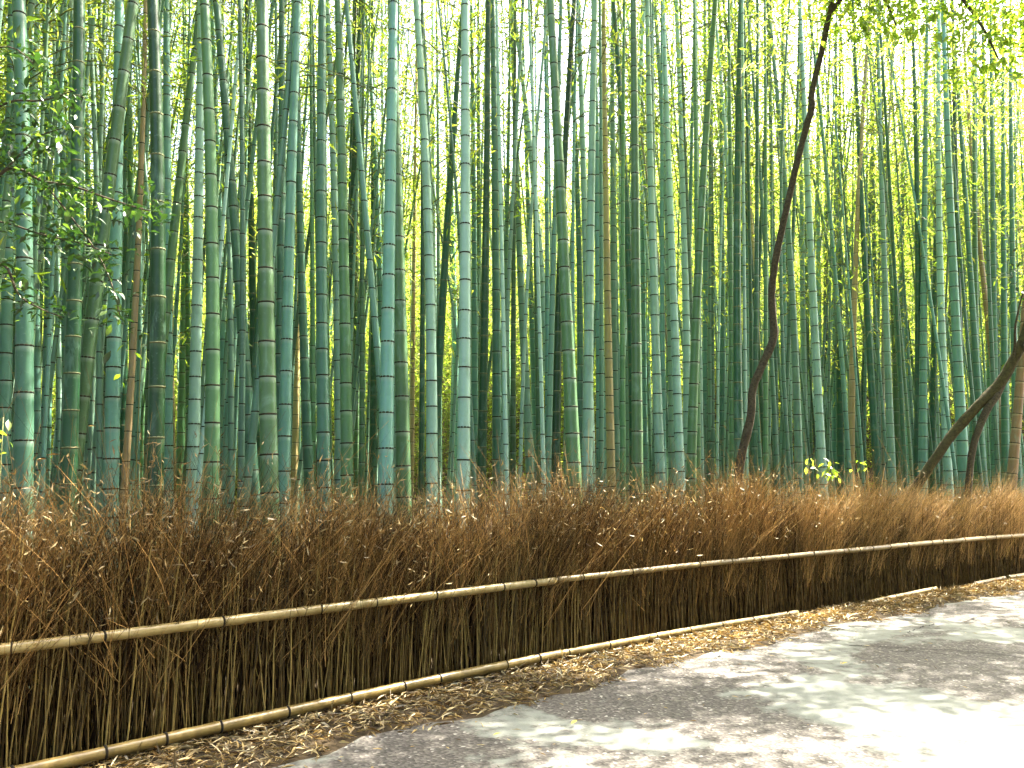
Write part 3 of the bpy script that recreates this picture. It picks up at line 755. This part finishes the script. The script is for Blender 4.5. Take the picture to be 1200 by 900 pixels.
# wispy twigs on top
def brush():
    nb = int(FLEN * 32)
    sb = rng.uniform(0.2, FLEN - 0.2, nb); ob = -0.02 - 0.36 * rng.uniform(0, 1, nb)
    px_frac = np.clip((sb - s_of_px(0)) / (s_of_px(1200) - s_of_px(0)), 0, 1)
    wind = 0.04 + 0.42 * np.clip((px_frac - 0.42) / 0.3, 0, 1)
    bt = rng.normal(0, 0.16, nb) + wind; bn = rng.normal(0.02, 0.12, nb)
    top = 1.58 + 0.05 * (1 - np.clip(px_frac / 0.25, 0, 1)) + 0.10 * np.sin(sb * 1.9) + 0.07 * np.sin(sb * 4.7 + 1) + rng.normal(0, 0.12, nb)
    per = 50; idx = np.repeat(np.arange(nb), per); N = len(idx)
    s = sb[idx] + rng.normal(0, 0.05, N); off = ob[idx] + rng.normal(0, 0.03, N)
    off = np.minimum(off, -0.035)
    x, y, tx, ty = fpos(s, off)
    zb = rng.uniform(0.30, 1.15, N); lf = np.clip(px_frac[idx] / 0.45, 0, 1); L = np.clip((top[idx] - zb) * (rng.uniform(0, 1, N) * (0.75 - 0.15 * lf) + 0.30 + 0.22 * lf), 0.10, 1.2)
    chaos = 0.17 + 0.24 * (1 - np.clip((px_frac[idx] - 0.2) / 0.4, 0, 1))
    L = np.where(rng.uniform(0, 1, N) < 0.05, L * 1.35 + 0.14, L)
    dt = bt[idx] + rng.normal(0, 1, N) * chaos; dn = bn[idx] + rng.normal(0, 1, N) * chaos * 0.8
    stray = rng.uniform(0, 1, N) < 0.05
    dt = np.where(stray, dt + rng.normal(0, 0.8, N), dt)
    K = 4; t = np.linspace(0, 1, K)
    bend = bt[idx] * 0.8 + rng.normal(0, 0.15, N); bend2 = rng.normal(0.04, 0.18, N)
    P = np.zeros((N, K, 3))
    along = dt[:, None] * t + bend[:, None] * t**2; outw = dn[:, None] * t * 0.8 + bend2[:, None] * t**2
    nrm = np.sqrt(1 + (dt + bend)**2 * 0.6)
    P[:, :, 0] = x[:, None] + (tx[:, None] * along + ty[:, None] * outw) * (L / nrm)[:, None]
    P[:, :, 1] = y[:, None] + (ty[:, None] * along - tx[:, None] * outw) * (L / nrm)[:, None]
    P[:, :, 2] = zb[:, None] + (t * L[:, None] / nrm[:, None]) * (1 - 0.10 * np.abs(bend)[:, None] * t)
    wisp = rng.uniform(0, 1, N) < 0.05
    rad = (rng.uniform(0.0010, 0.0027, N) * np.where(wisp, 1.35, 1.0))[:, None] * (1 - 0.7 * t)[None, :]
    V, Q, vi = tubes(P, rad, 3)
    tint = np.clip(rng.uniform(0, 1, nb)[idx] ** 1.5 * 0.7 + rng.uniform(0, 0.35, N) + 0.22 * np.clip((px_frac[idx] - 0.4) / 0.2, 0, 1), 0, 1)  # right-hand twigs tinted paler, standing in for sun on the brush
    tint = np.where(wisp, 1.15, tint ** 1.35)
    o = link('twigs', mk_mesh('twigs', V, quads=Q, mats=[M['twig']], attrs={'tint': tint[vi]}), fence)
    o['kind'] = 'stuff'
    # dry leaflets still on the twigs
    n = 34000; pick = rng.integers(0, N, n); tt = rng.uniform(0.35, 1, n)
    pick = pick[rng.uniform(0, 1, n) < (0.25 + 0.75 * (1 - px_frac[idx][pick]))]; n = len(pick); tt = tt[:n]
    base = P[pick, 1] * (1 - tt)[:, None] + P[pick, 3] * tt[:, None]
    D = randunit(n) + np.array([0, 0, 0.3]); L2 = rng.uniform(0.025, 0.075, n)
    V, T = leaves(base, D, randunit(n), L2, L2 * 0.16, 0.2, 0.2)
    o = link('dry_leaflets', mk_mesh('dry_leaflets', V, tris=T, mats=[M['dryleaf']], attrs={'tint': np.repeat(rng.uniform(0.05, 0.62, n), 4)}), fence)
    o['kind'] = 'stuff'
brush()
def thin_uprights():
    N = int(FLEN * 800); s = rng.uniform(0.2, FLEN - 0.2, N); off = -0.07 - 0.33 * np.sqrt(rng.uniform(0, 1, N))
    x, y, tx, ty = fpos(s, off); K = 3; t = np.linspace(0, 1, K)
    P = np.zeros((N, K, 3)); L = rng.uniform(0.5, 1.1, N); dt = rng.normal(0, 0.10, N); b2 = rng.normal(0, 0.10, N); dn = rng.normal(0, 0.08, N)
    al = (dt[:, None] * t + b2[:, None] * t * t) * L[:, None]; ow = dn[:, None] * t * L[:, None]
    P[:, :, 0] = x[:, None] + tx[:, None] * al + ty[:, None] * ow; P[:, :, 1] = y[:, None] + ty[:, None] * al - tx[:, None] * ow
    P[:, :, 2] = (rng.uniform(0, 1, N)**2 * 0.4 - 0.03)[:, None] + L[:, None] * t
    V, Q, vi = tubes(P, rng.uniform(0.0025, 0.0055, N)[:, None] * (1 - 0.5 * t), 3)
    o = link('thin_stalks', mk_mesh('thin_stalks', V, quads=Q, mats=[M['twig']], attrs={'tint': rng.uniform(0, 0.55, N)[vi]}), fence)  # tint held low to paint in the dark depth of the fence
    o['kind'] = 'stuff'
thin_uprights()

# ------------------------------------------------------------------ leaf litter
def litter():
    n = 24000
    s = rng.uniform(0.5, FLEN - 2, n); u = rng.beta(1.25, 1.6, n)
    eo = edge_off(s); off = -0.12 + u * (eo + 0.16 + 0.12 * np.sin(s * 7.0))
    x, y, tx, ty = fpos(s, off)
    h = 0.045 * np.sin(np.clip(u, 0, 1) * np.pi) ** 0.7
    z = 0.016 + rng.uniform(0, 1, n) * h
    D = randunit(n) * np.array([1, 1, 0.22]); L = rng.uniform(0.04, 0.125, n)
    V, T = leaves(np.stack([x, y, z], 1), D, np.stack([rng.normal(0, 0.5, n), rng.normal(0, 0.5, n), np.ones(n)], 1), L, L * rng.uniform(0.09, 0.17, n), 0.3, 0.10)
    o = link('leaf_litter', mk_mesh('leaf_litter', V, tris=T, mats=[M['dryleaf']], attrs={'tint': np.repeat(rng.beta(2.0, 1.7, n), 4)}))
    tag(o, 'dry bamboo leaf litter banked between the fence and the path', 'leaf litter', kind='stuff')
    n = 420
    s = rng.uniform(3, FLEN - 4, n); off = edge_off(s) + 0.05 + rng.exponential(0.7, n)
    x, y, tx, ty = fpos(s, off)
    D = randunit(n) * np.array([1, 1, 0.08]); L = rng.uniform(0.015, 0.07, n)
    V, T = leaves(np.stack([x, y, np.full(n, 0.040)], 1), D, np.stack([rng.normal(0, 0.3, n), rng.normal(0, 0.3, n), np.ones(n)], 1), L, L * 0.25, 0.25, 0.0)
    o = link('scattered_leaf_bits', mk_mesh('scattered_leaf_bits', V, tris=T, mats=[M['dryleaf']], attrs={'tint': np.repeat(rng.uniform(0.3, 1, n), 4)}))
    tag(o, 'small dry leaf bits scattered over the grey path', 'leaf litter', kind='stuff')
litter()

# single yellow leaves on the path
m = NT('yellow_leaf'); m.base((0.50, 0.36, 0.03)); m.rough(0.5); M['yellow'] = m.m
def ground_at(px, py, z=0.03):
    s_, c_ = math.sin(PITCH), math.cos(PITCH); a, b = (px-CX)/FPX, (CY-py)/FPX
    d = Vector((a, c_ - s_*b, s_ + c_*b)); t = (z - CAMZ) / d.z
    return Vector((0, 0, CAMZ)) + d * t
lv, lt = [], []
prof = [(0, 0.0), (0.18, 0.10), (0.42, 0.16), (0.72, 0.10), (1.0, 0.0)]
V = []; T = []
for u, w_ in prof: V += [(u-0.5, w_, 0.05*w_*4 + 0.05*math.sin(u*3)), (u-0.5, 0, 0.05*math.sin(u*3)), (u-0.5, -w_, 0.05*w_*4 + 0.05*math.sin(u*3))]
Qf = []
for i in range(4):
    b = i*3; Qf += [(b, b+1, b+4, b+3), (b+1, b+2, b+5, b+4)]
YL = mk_mesh('fallen_leaf', V, quads=Qf, mats=[M['yellow']], smooth=True)
for (px, py, L, lab) in [(673, 846, 0.075, 'yellow fallen leaf lying alone on the shaded path near the bottom centre'),
                         (845, 764, 0.11, 'yellow fallen leaf on the path just below the end of the lower rail'),
                         (583, 860, 0.06, 'small yellow green fallen leaf on the path nearest the bottom edge'),
                         (990, 777, 0.07, 'small yellow fallen leaf on the pale patch of path at right')]:
    p = ground_at(px, py, 0.045); o = link('fallen_leaf', YL, None, p); o.scale = (L, L, L); o.rotation_euler = (0.1, -0.1, random.uniform(0, 3))
    tag(o, lab, 'leaf', 'single yellow leaves on the path')

# cracks in the path
m = NT('path_crack'); m.base((0.02, 0.018, 0.016)); m.rough(0.95); M['crack'] = m.m
def crack(pts, w):
    P = [ground_at(a, b, 0.0) for a, b in pts]; V, Q = [], []
    pp = []
    for i in range(len(P)-1):
        for t in np.linspace(0, 1, 10, endpoint=False): pp.append(P[i].lerp(P[i+1], t) + Vector((random.gauss(0, 0.012), random.gauss(0, 0.018), 0)))
    pp.append(P[-1])
    for i, p in enumerate(pp):
        T = (pp[min(i+1, len(pp)-1)] - pp[max(i-1, 0)]).normalized(); Nn = Vector((-T.y, T.x, 0)); ww = w * random.uniform(0.35, 1.0)
        # follow the crown of the path
        zz = 0.033
        ds = np.hypot(FC[:, 0]-p.x, FC[:, 1]-p.y).min(); t = min(max((ds-0.8)/5.8, 0), 1); zz = 0.012 + 0.05*t*(1-t) + 0.005
        V += [p + Nn*ww + Vector((0, 0, zz)), p - Nn*ww + Vector((0, 0, zz))]
    Q = [(2*i, 2*i+1, 2*i+3, 2*i+2) for i in range(len(pp)-1)]
    link('crack', mk_mesh('crack', [tuple(v) for v in V], quads=Q, mats=[M['crack']]), path)
crack([(992, 758), (1045, 761), (1090, 764), (1150, 768), (1225, 776)], 0.012)
crack([(1062, 744), (1080, 737), (1098, 733)], 0.010)
crack([(1128, 731), (1150, 724)], 0.010)
0 and crack([(905, 800), (925, 825), (955, 852), (985, 872), (1010, 882)], 0.008)
crack([(1040, 766), (1070, 766), (1110, 770)], 0.010)

# ------------------------------------------------------------------ trees
def limb(name, px_pts, rads, mat, parent, base, sides=10, jit=0.06):
    """px_pts: (px, py, depth)"""
    pts = [at(a, b, d) - base for a, b, d in px_pts]
    V, Q, T3, out = poly_tube(pts, rads, sides, jit)
    return link(name, mk_mesh(name, V, quads=Q, tris=T3, mats=[mat], smooth=True), parent), [p + base for p in out]
def limb3(name, pts, rads, mat, parent, base, sides=7, jit=0.05):
    V, Q, T3, out = poly_tube([Vector(p) - base for p in pts], rads, sides, jit)
    return link(name, mk_mesh(name, V, quads=Q, tris=T3, mats=[mat], smooth=True), parent), out

def broad_leaf_mesh(name, mat, tint):
    prof = [(0, 0.012), (0.12, 0.05), (0.35, 0.19), (0.6, 0.20), (0.85, 0.09), (1.0, 0.0)]
    V, Q = [], []
    for u, w_ in prof:
        z = -0.18*u*u
        V += [(u, w_, z + 0.25*w_), (u, 0, z), (u, -w_, z + 0.25*w_)]
    for i in range(len(prof)-1):
        b = i*3; Q += [(b, b+3, b+4, b+1), (b+1, b+4, b+5, b+2)]
    return mk_mesh(name, V, quads=Q, mats=[mat], attrs={'tint': np.full(len(V), tint)}, smooth=True)
def add_leaf_parts(meshes, root, base, pts, size, droop=0.4):
    for p in pts:
        o = bpy.data.objects.new('leaf', random.choice(meshes)); C.objects.link(o); o.parent = root
        o.location = Vector(p) - base; L = size * random.uniform(0.6, 1.25); o.scale = (L, L, L)
        o.rotation_euler = (random.uniform(-0.7, 0.7), random.uniform(-0.2, 0.9) + droop*0.3, random.uniform(0, 6.28))

# bent dark tree
bd = 10.3
base = at(866, 560, bd); base.z = 0
bent = empty('bent_tree', base)
tag(bent, 'thin dark tree with a kinked bare trunk slanting up to the right', 'tree')
tr = [(862, 640, bd), (866, 556, bd), (871, 525, bd), (880, 486, bd), (882, 456, bd), (894, 426, bd), (903, 406, bd), (907, 388, bd), (904, 348, bd), (908, 310, bd-0.1), (917, 265, bd-0.2),
      (928, 216, bd-0.3), (940, 166, bd-0.4), (951, 126, bd-0.5), (951, 110, bd-0.5), (962, 64, bd-0.6), (970, 25, bd-0.7), (975, 0, bd-0.8), (990, -60, bd-0.9), (1010, -130, bd-1.0)]
wpx = [13, 12, 11.5, 11, 10.5, 10.5, 11, 11, 9.5, 9, 9, 8.8, 8.5, 9, 8, 7.8, 7.5, 7, 6, 5]
limb('trunk', tr, [w_*0.86*bd/FPX/2 for w_ in wpx], M['bark'], bent, base, 10, 0.10)
limb('branch', [(973, 14, bd-0.75), (981, 5, bd-0.8), (992, -8, bd-0.9), (1030, -40, bd-1.2)], [0.035, 0.028, 0.022, 0.014], M['bark'], bent, base, 7)
def over_crown(root, base, limbs, n, size, spread, mat, mname):
    """leaf mass gathered round the given limb polylines"""
    Ps = []
    for pts in limbs:
        _, out = limb3('branch', pts, np.linspace(0.04, 0.008, len(pts)), M['bark'], root, base)
        out = [o_ + base for o_ in out]
        Ps += out[len(out)//3:]
    Ps = np.array([tuple(p) for p in Ps])
    ncl = max(8, n // 24); cl = Ps[rng.integers(0, len(Ps), ncl)] + rng.normal(size=(ncl, 3)) * spread
    P = np.repeat(cl, 24, 0) + rng.normal(size=(ncl*24, 3)) * np.array([0.17, 0.17, 0.09]); nn = len(P)
    D = randunit(nn) * np.array([1, 1, 0.4]) + np.array([0, 0, -0.25]); L = size * rng.uniform(0.6, 1.2, nn)
    V, T = leaves(P - np.array(base), D, randunit(nn) * 0.6 + np.array([0, 0, 1]), L, L * 0.48, 0.12, 0.15)
    o = link(mname, mk_mesh(mname, V, tris=T, mats=[mat], attrs={'tint': np.repeat(rng.uniform(0, 1, nn), 4)}), root)
    o['kind'] = 'stuff'; return P
t0 = at(990, -60, bd-0.9); t1 = at(1010, -130, bd-1.0)
over_crown(bent, base, [
 [t0, at(1060, -45, 9.2), at(1110, -20, 9.0), at(1150, 30, 8.8), at(1170, 70, 8.7)],
 [t0, at(1030, -30, 9.3), at(1040, 5, 9.2), at(1050, 30, 9.1)],
 [t0, at(1100, -80, 9.0), at(1180, -30, 8.7), at(1240, 30, 8.5)]], 2400, 0.10, np.array([0.42, 0.40, 0.24]), M['treeleaf'], 'foliage')
over_crown(bent, base, [  # unseen limbs added overhead to shade the path and left brush
 [t1, Vector((5.2, 9.6, 9.4)), Vector((6.6, 9.9, 9.7)), Vector((8.4, 10.1, 9.5))],
 [t1, Vector((5.4, 10.2, 9.6)), Vector((7.2, 11.0, 10.0)), Vector((9.2, 11.8, 9.9))],
 [t1, Vector((3.6, 8.7, 9.3)), Vector((2.9, 8.2, 9.4)), Vector((2.2, 7.6, 9.2))],
 [t1, Vector((3.4, 9.4, 9.4)), Vector((2.6, 9.3, 9.6)), Vector((1.9, 8.9, 9.5))],
 [t1, Vector((4.5, 8.9, 9.2)), Vector((4.9, 8.5, 9.3)), Vector((5.2, 8.0, 9.1))]], 13500, 0.125, np.array([0.50, 0.42, 0.25]), M['treeleaf'], 'foliage')
over_crown(bent, base, [  # sparse unseen limbs added to dapple the sunlit path
 [t1, Vector((5.4, 8.9, 9.3)), Vector((6.6, 8.7, 9.4)), Vector((8.0, 8.6, 9.2))],
 [t1, Vector((5.0, 8.2, 9.2)), Vector((5.9, 7.6, 9.2)), Vector((6.9, 7.3, 9.0))]], 1500, 0.12, np.array([0.6, 0.5, 0.25]), M['treeleaf'], 'foliage')
TL = [broad_leaf_mesh('leaf', M['treeleaf'], t) for t in (0.1, 0.35, 0.6, 0.85)]
pts = []
for (cx_, cy_, sx_, sy_, n, d_) in [(1055, 30, 36, 13, 60, 9.1), (1160, 75, 32, 18, 90, 8.8), (1005, 12, 20, 9, 24, 9.3), (1178, 15, 22, 16, 40, 8.8), (1090, 10, 30, 8, 30, 9.0), (930, 6, 18, 7, 14, 9.6)]:
    for _ in range(n): pts.append(at(random.gauss(cx_, sx_), random.gauss(cy_, sy_), d_ + random.uniform(-0.4, 0.4)))
add_leaf_parts(TL, bent, base, pts, 0.135)

# leaning log at the right
ld = 13.2
base = at(1080, 560, ld); base.z = 0
log = empty('leaning_tree', base)
tag(log, 'mossy forked trunk leaning steeply to the right above the brush at the right edge', 'tree')
limb('trunk', [(1056, 596, ld), (1085, 553, ld), (1113, 513, ld), (1143, 478, ld), (1168, 454, ld), (1187, 423, ld), (1201, 392, ld), (1214, 345, ld), (1226, 290, ld), (1238, 200, ld)],
     [w_*0.88*ld/FPX/2 for w_ in (12, 12, 12.5, 13, 15, 13, 12, 11, 10, 8)], M['mossbark'], log, base, 10, 0.11)
limb('branch', [(1133, 600, ld-0.1), (1137, 543, ld-0.1), (1143, 513, ld-0.1), (1156, 481, ld-0.08), (1168, 463, ld-0.05), (1175, 450, ld)], [w_*ld/FPX/2 for w_ in (7.5, 7.5, 8, 8.5, 8.5, 7)], M['bark'], log, base, 8, 0.08)
limb('branch', [(1186, 430, ld), (1189, 405, ld-0.1), (1190, 380, ld-0.2), (1199, 340, ld-0.2)], [0.03, 0.022, 0.018, 0.012], M['bark'], log, base, 6)
limb('branch', [(1200, 398, ld), (1206, 420, ld-0.3), (1214, 428, ld-0.5)], [0.06, 0.04, 0.02], M['bark'], log, base, 6)
lt = at(1238, 200, ld)
limb3('trunk_top', [lt, lt + Vector((0.25, -0.2, 1.0)), lt + Vector((0.5, -0.5, 2.2))], [0.058, 0.05, 0.035], M['mossbark'], log, base, 8)
l1 = lt + Vector((0.5, -0.5, 2.2))
over_crown(log, base, [  # unseen crown limbs added to cast shade across the path
 [l1, Vector((10.0, 12.2, 9.6)), Vector((10.4, 11.2, 10.0)), Vector((10.9, 10.3, 9.9))],
 [l1, Vector((10.9, 13.0, 9.8)), Vector((12.2, 12.7, 10.1)), Vector((13.6, 12.6, 9.9))],
 [l1, Vector((9.7, 12.6, 9.6)), Vector((9.6, 11.6, 9.9)), Vector((9.2, 10.8, 9.7))],
 [l1, Vector((10.6, 14.2, 9.9)), Vector((12.0, 15.0, 10.2)), Vector((13.6, 15.6, 10.0))]], 16000, 0.125, np.array([0.50, 0.45, 0.25]), M['treeleaf'], 'foliage')
over_crown(log, base, [  # thin unseen limbs added to break up the sun on the path
 [l1, Vector((10.2, 11.0, 9.8)), Vector((10.0, 9.8, 9.8)), Vector((9.2, 8.9, 9.4))],
 [l1, Vector((11.5, 11.6, 9.9)), Vector((12.0, 10.4, 9.9)), Vector((12.2, 9.4, 9.6))]], 2600, 0.12, np.array([0.6, 0.5, 0.25]), M['treeleaf'], 'foliage')
SLm = [broad_leaf_mesh('leaf', M['shrubleaf'], t) for t in (0.1, 0.35, 0.6, 0.8, 0.97)]
pts = [at(random.gauss(1196, 10), random.gauss(320, 22), ld - 0.3 + random.uniform(-0.3, 0.3)) for _ in range(45)]
add_leaf_parts(SLm[2:], log, base, pts, 0.12)

# leafy shrub branches at the left
sd = 4.75
base = at(-75, 560, sd + 0.5); base.z = 0
shrub = empty('broadleaf_shrub', base)
tag(shrub, 'dark leafy shrub reaching glossy leaves in from the left edge', 'shrub')
trunk_pts = [base + Vector((0, 0, -0.05)), base + Vector((0.03, 0, 0.9)), base + Vector((-0.04, 0.02, 1.8)), base + Vector((0.02, 0, 2.7)), base + Vector((0.06, 0, 3.7)), base + Vector((0.05, 0, 4.6))]
limb3('trunk', trunk_pts, [0.05, 0.045, 0.04, 0.032, 0.022, 0.01], M['bark'], shrub, base, 8)
B = [[(-78, 330, sd+0.5), (-30, 255, sd+0.2), (0, 205, sd), (22, 198, sd), (50, 212, sd-0.05), (85, 218, sd-0.1), (125, 232, sd-0.1), (170, 246, sd-0.1), (190, 248, sd-0.1)],
     [(-78, 420, sd+0.5), (-30, 330, sd+0.2), (4, 310, sd), (22, 345, sd), (48, 362, sd), (75, 372, sd)],
     [(-76, 230, sd+0.5), (-30, 150, sd+0.1), (10, 120, sd), (50, 118, sd), (90, 105, sd)],
     [(0, 205, sd), (30, 175, sd+0.05), (45, 160, sd+0.05), (75, 150, sd)],
     [(50, 212, sd-0.05), (80, 250, sd), (110, 290, sd), (130, 330, sd), (142, 375, sd)],
     [(-30, 255, sd+0.2), (10, 262, sd+0.1), (50, 275, sd), (95, 285, sd), (135, 300, sd)],
     [(-76, 200, sd+0.5), (-35, 80, sd+0.2), (10, 55, sd), (45, 80, sd)]]
spine = []
for k, b_ in enumerate(B):
    _, out = limb('branch', b_, list(np.linspace(0.013 if k < 3 else 0.007, 0.003, len(b_))), M['bark'], shrub, base, 6)
    out = [o_ for o_ in out if (o_.x / o_.y * FPX + CX) > -30]; spine += out
clus = [(40, 110, 32, 18, 40), (20, 165, 26, 22, 45), (75, 150, 20, 22, 30), (40, 215, 36, 16, 40), (95, 232, 26, 13, 40), (150, 244, 22, 7, 26), (60, 275, 42, 15, 50), (120, 300, 18, 12, 28), (135, 350, 9, 22, 20), (25, 320, 28, 14, 22), (20, 60, 22, 18, 20)]
pts = []
for cx_, cy_, sx_, sy_, n in clus:
    for _ in range(n): pts.append(at(random.gauss(cx_, sx_), random.gauss(cy_, sy_), sd + random.gauss(0, 0.16)))
random.shuffle(pts)
add_leaf_parts(SLm, shrub, base, pts[:300], 0.078)
rest = np.array([tuple(p - base) for p in pts[300:]] + [tuple(o_ - base + Vector((random.gauss(0, .07), random.gauss(0, .07), random.gauss(0, .06)))) for o_ in spine for _ in range(10)])
nn = len(rest); D = randunit(nn) * np.array([1, 1, 0.5]); L = rng.uniform(0.035, 0.075, nn)
V, T = leaves(rest, D, randunit(nn) * 0.5 + np.array([0, 0, 1]), L, L * 0.42, 0.15, 0.15)
o = link('foliage', mk_mesh('foliage', V, tris=T, mats=[M['shrubleaf']], attrs={'tint': np.repeat(rng.uniform(0, 1, nn), 4)}), shrub); o['kind'] = 'stuff'

# small green saplings among the brush and grove
SAP = [broad_leaf_mesh('leaf', M['treeleaf'], t) for t in (0.3, 0.55, 0.8)]
def sapling(px, py, dd, h_px, nl, size, lab):
    top = at(px, py, dd); b = Vector((top.x, dd, 0))
    root = empty('sapling', b); tag(root, lab, 'sapling', 'young green plants behind the brush fence')
    limb3('stem', [b + Vector((0, 0, -0.03)), b.lerp(top, 0.5) + Vector((0.02, 0, 0)), top], [0.006, 0.005, 0.003], M['branch'], root, b, 5)
    hh = h_px * dd / FPX
    add_leaf_parts(SAP, root, b, [top + Vector((random.gauss(0, hh*0.3), random.gauss(0, 0.08), random.uniform(-hh, 0.05))) for _ in range(nl)], size)
sapling(955, 538, 11.2, 18, 16, 0.10, 'bright green sapling just above the brush, left of the dead tan stem at right')
sapling(973, 545, 11.4, 16, 20, 0.11, 'leafiest bright green sapling above the brush between bent trunk and dead tan stem')
sapling(1011, 540, 11.8, 12, 9, 0.09, 'small green sapling above the brush right of the dead tan stem')
sapling(166, 395, 6.2, 60, 7, 0.075, 'thin sapling with few bright leaves left of a thick dark green bamboo')
sapling(4, 489, 5.2, 55, 6, 0.07, 'sprig of yellow green leaves at the left edge above the brush')
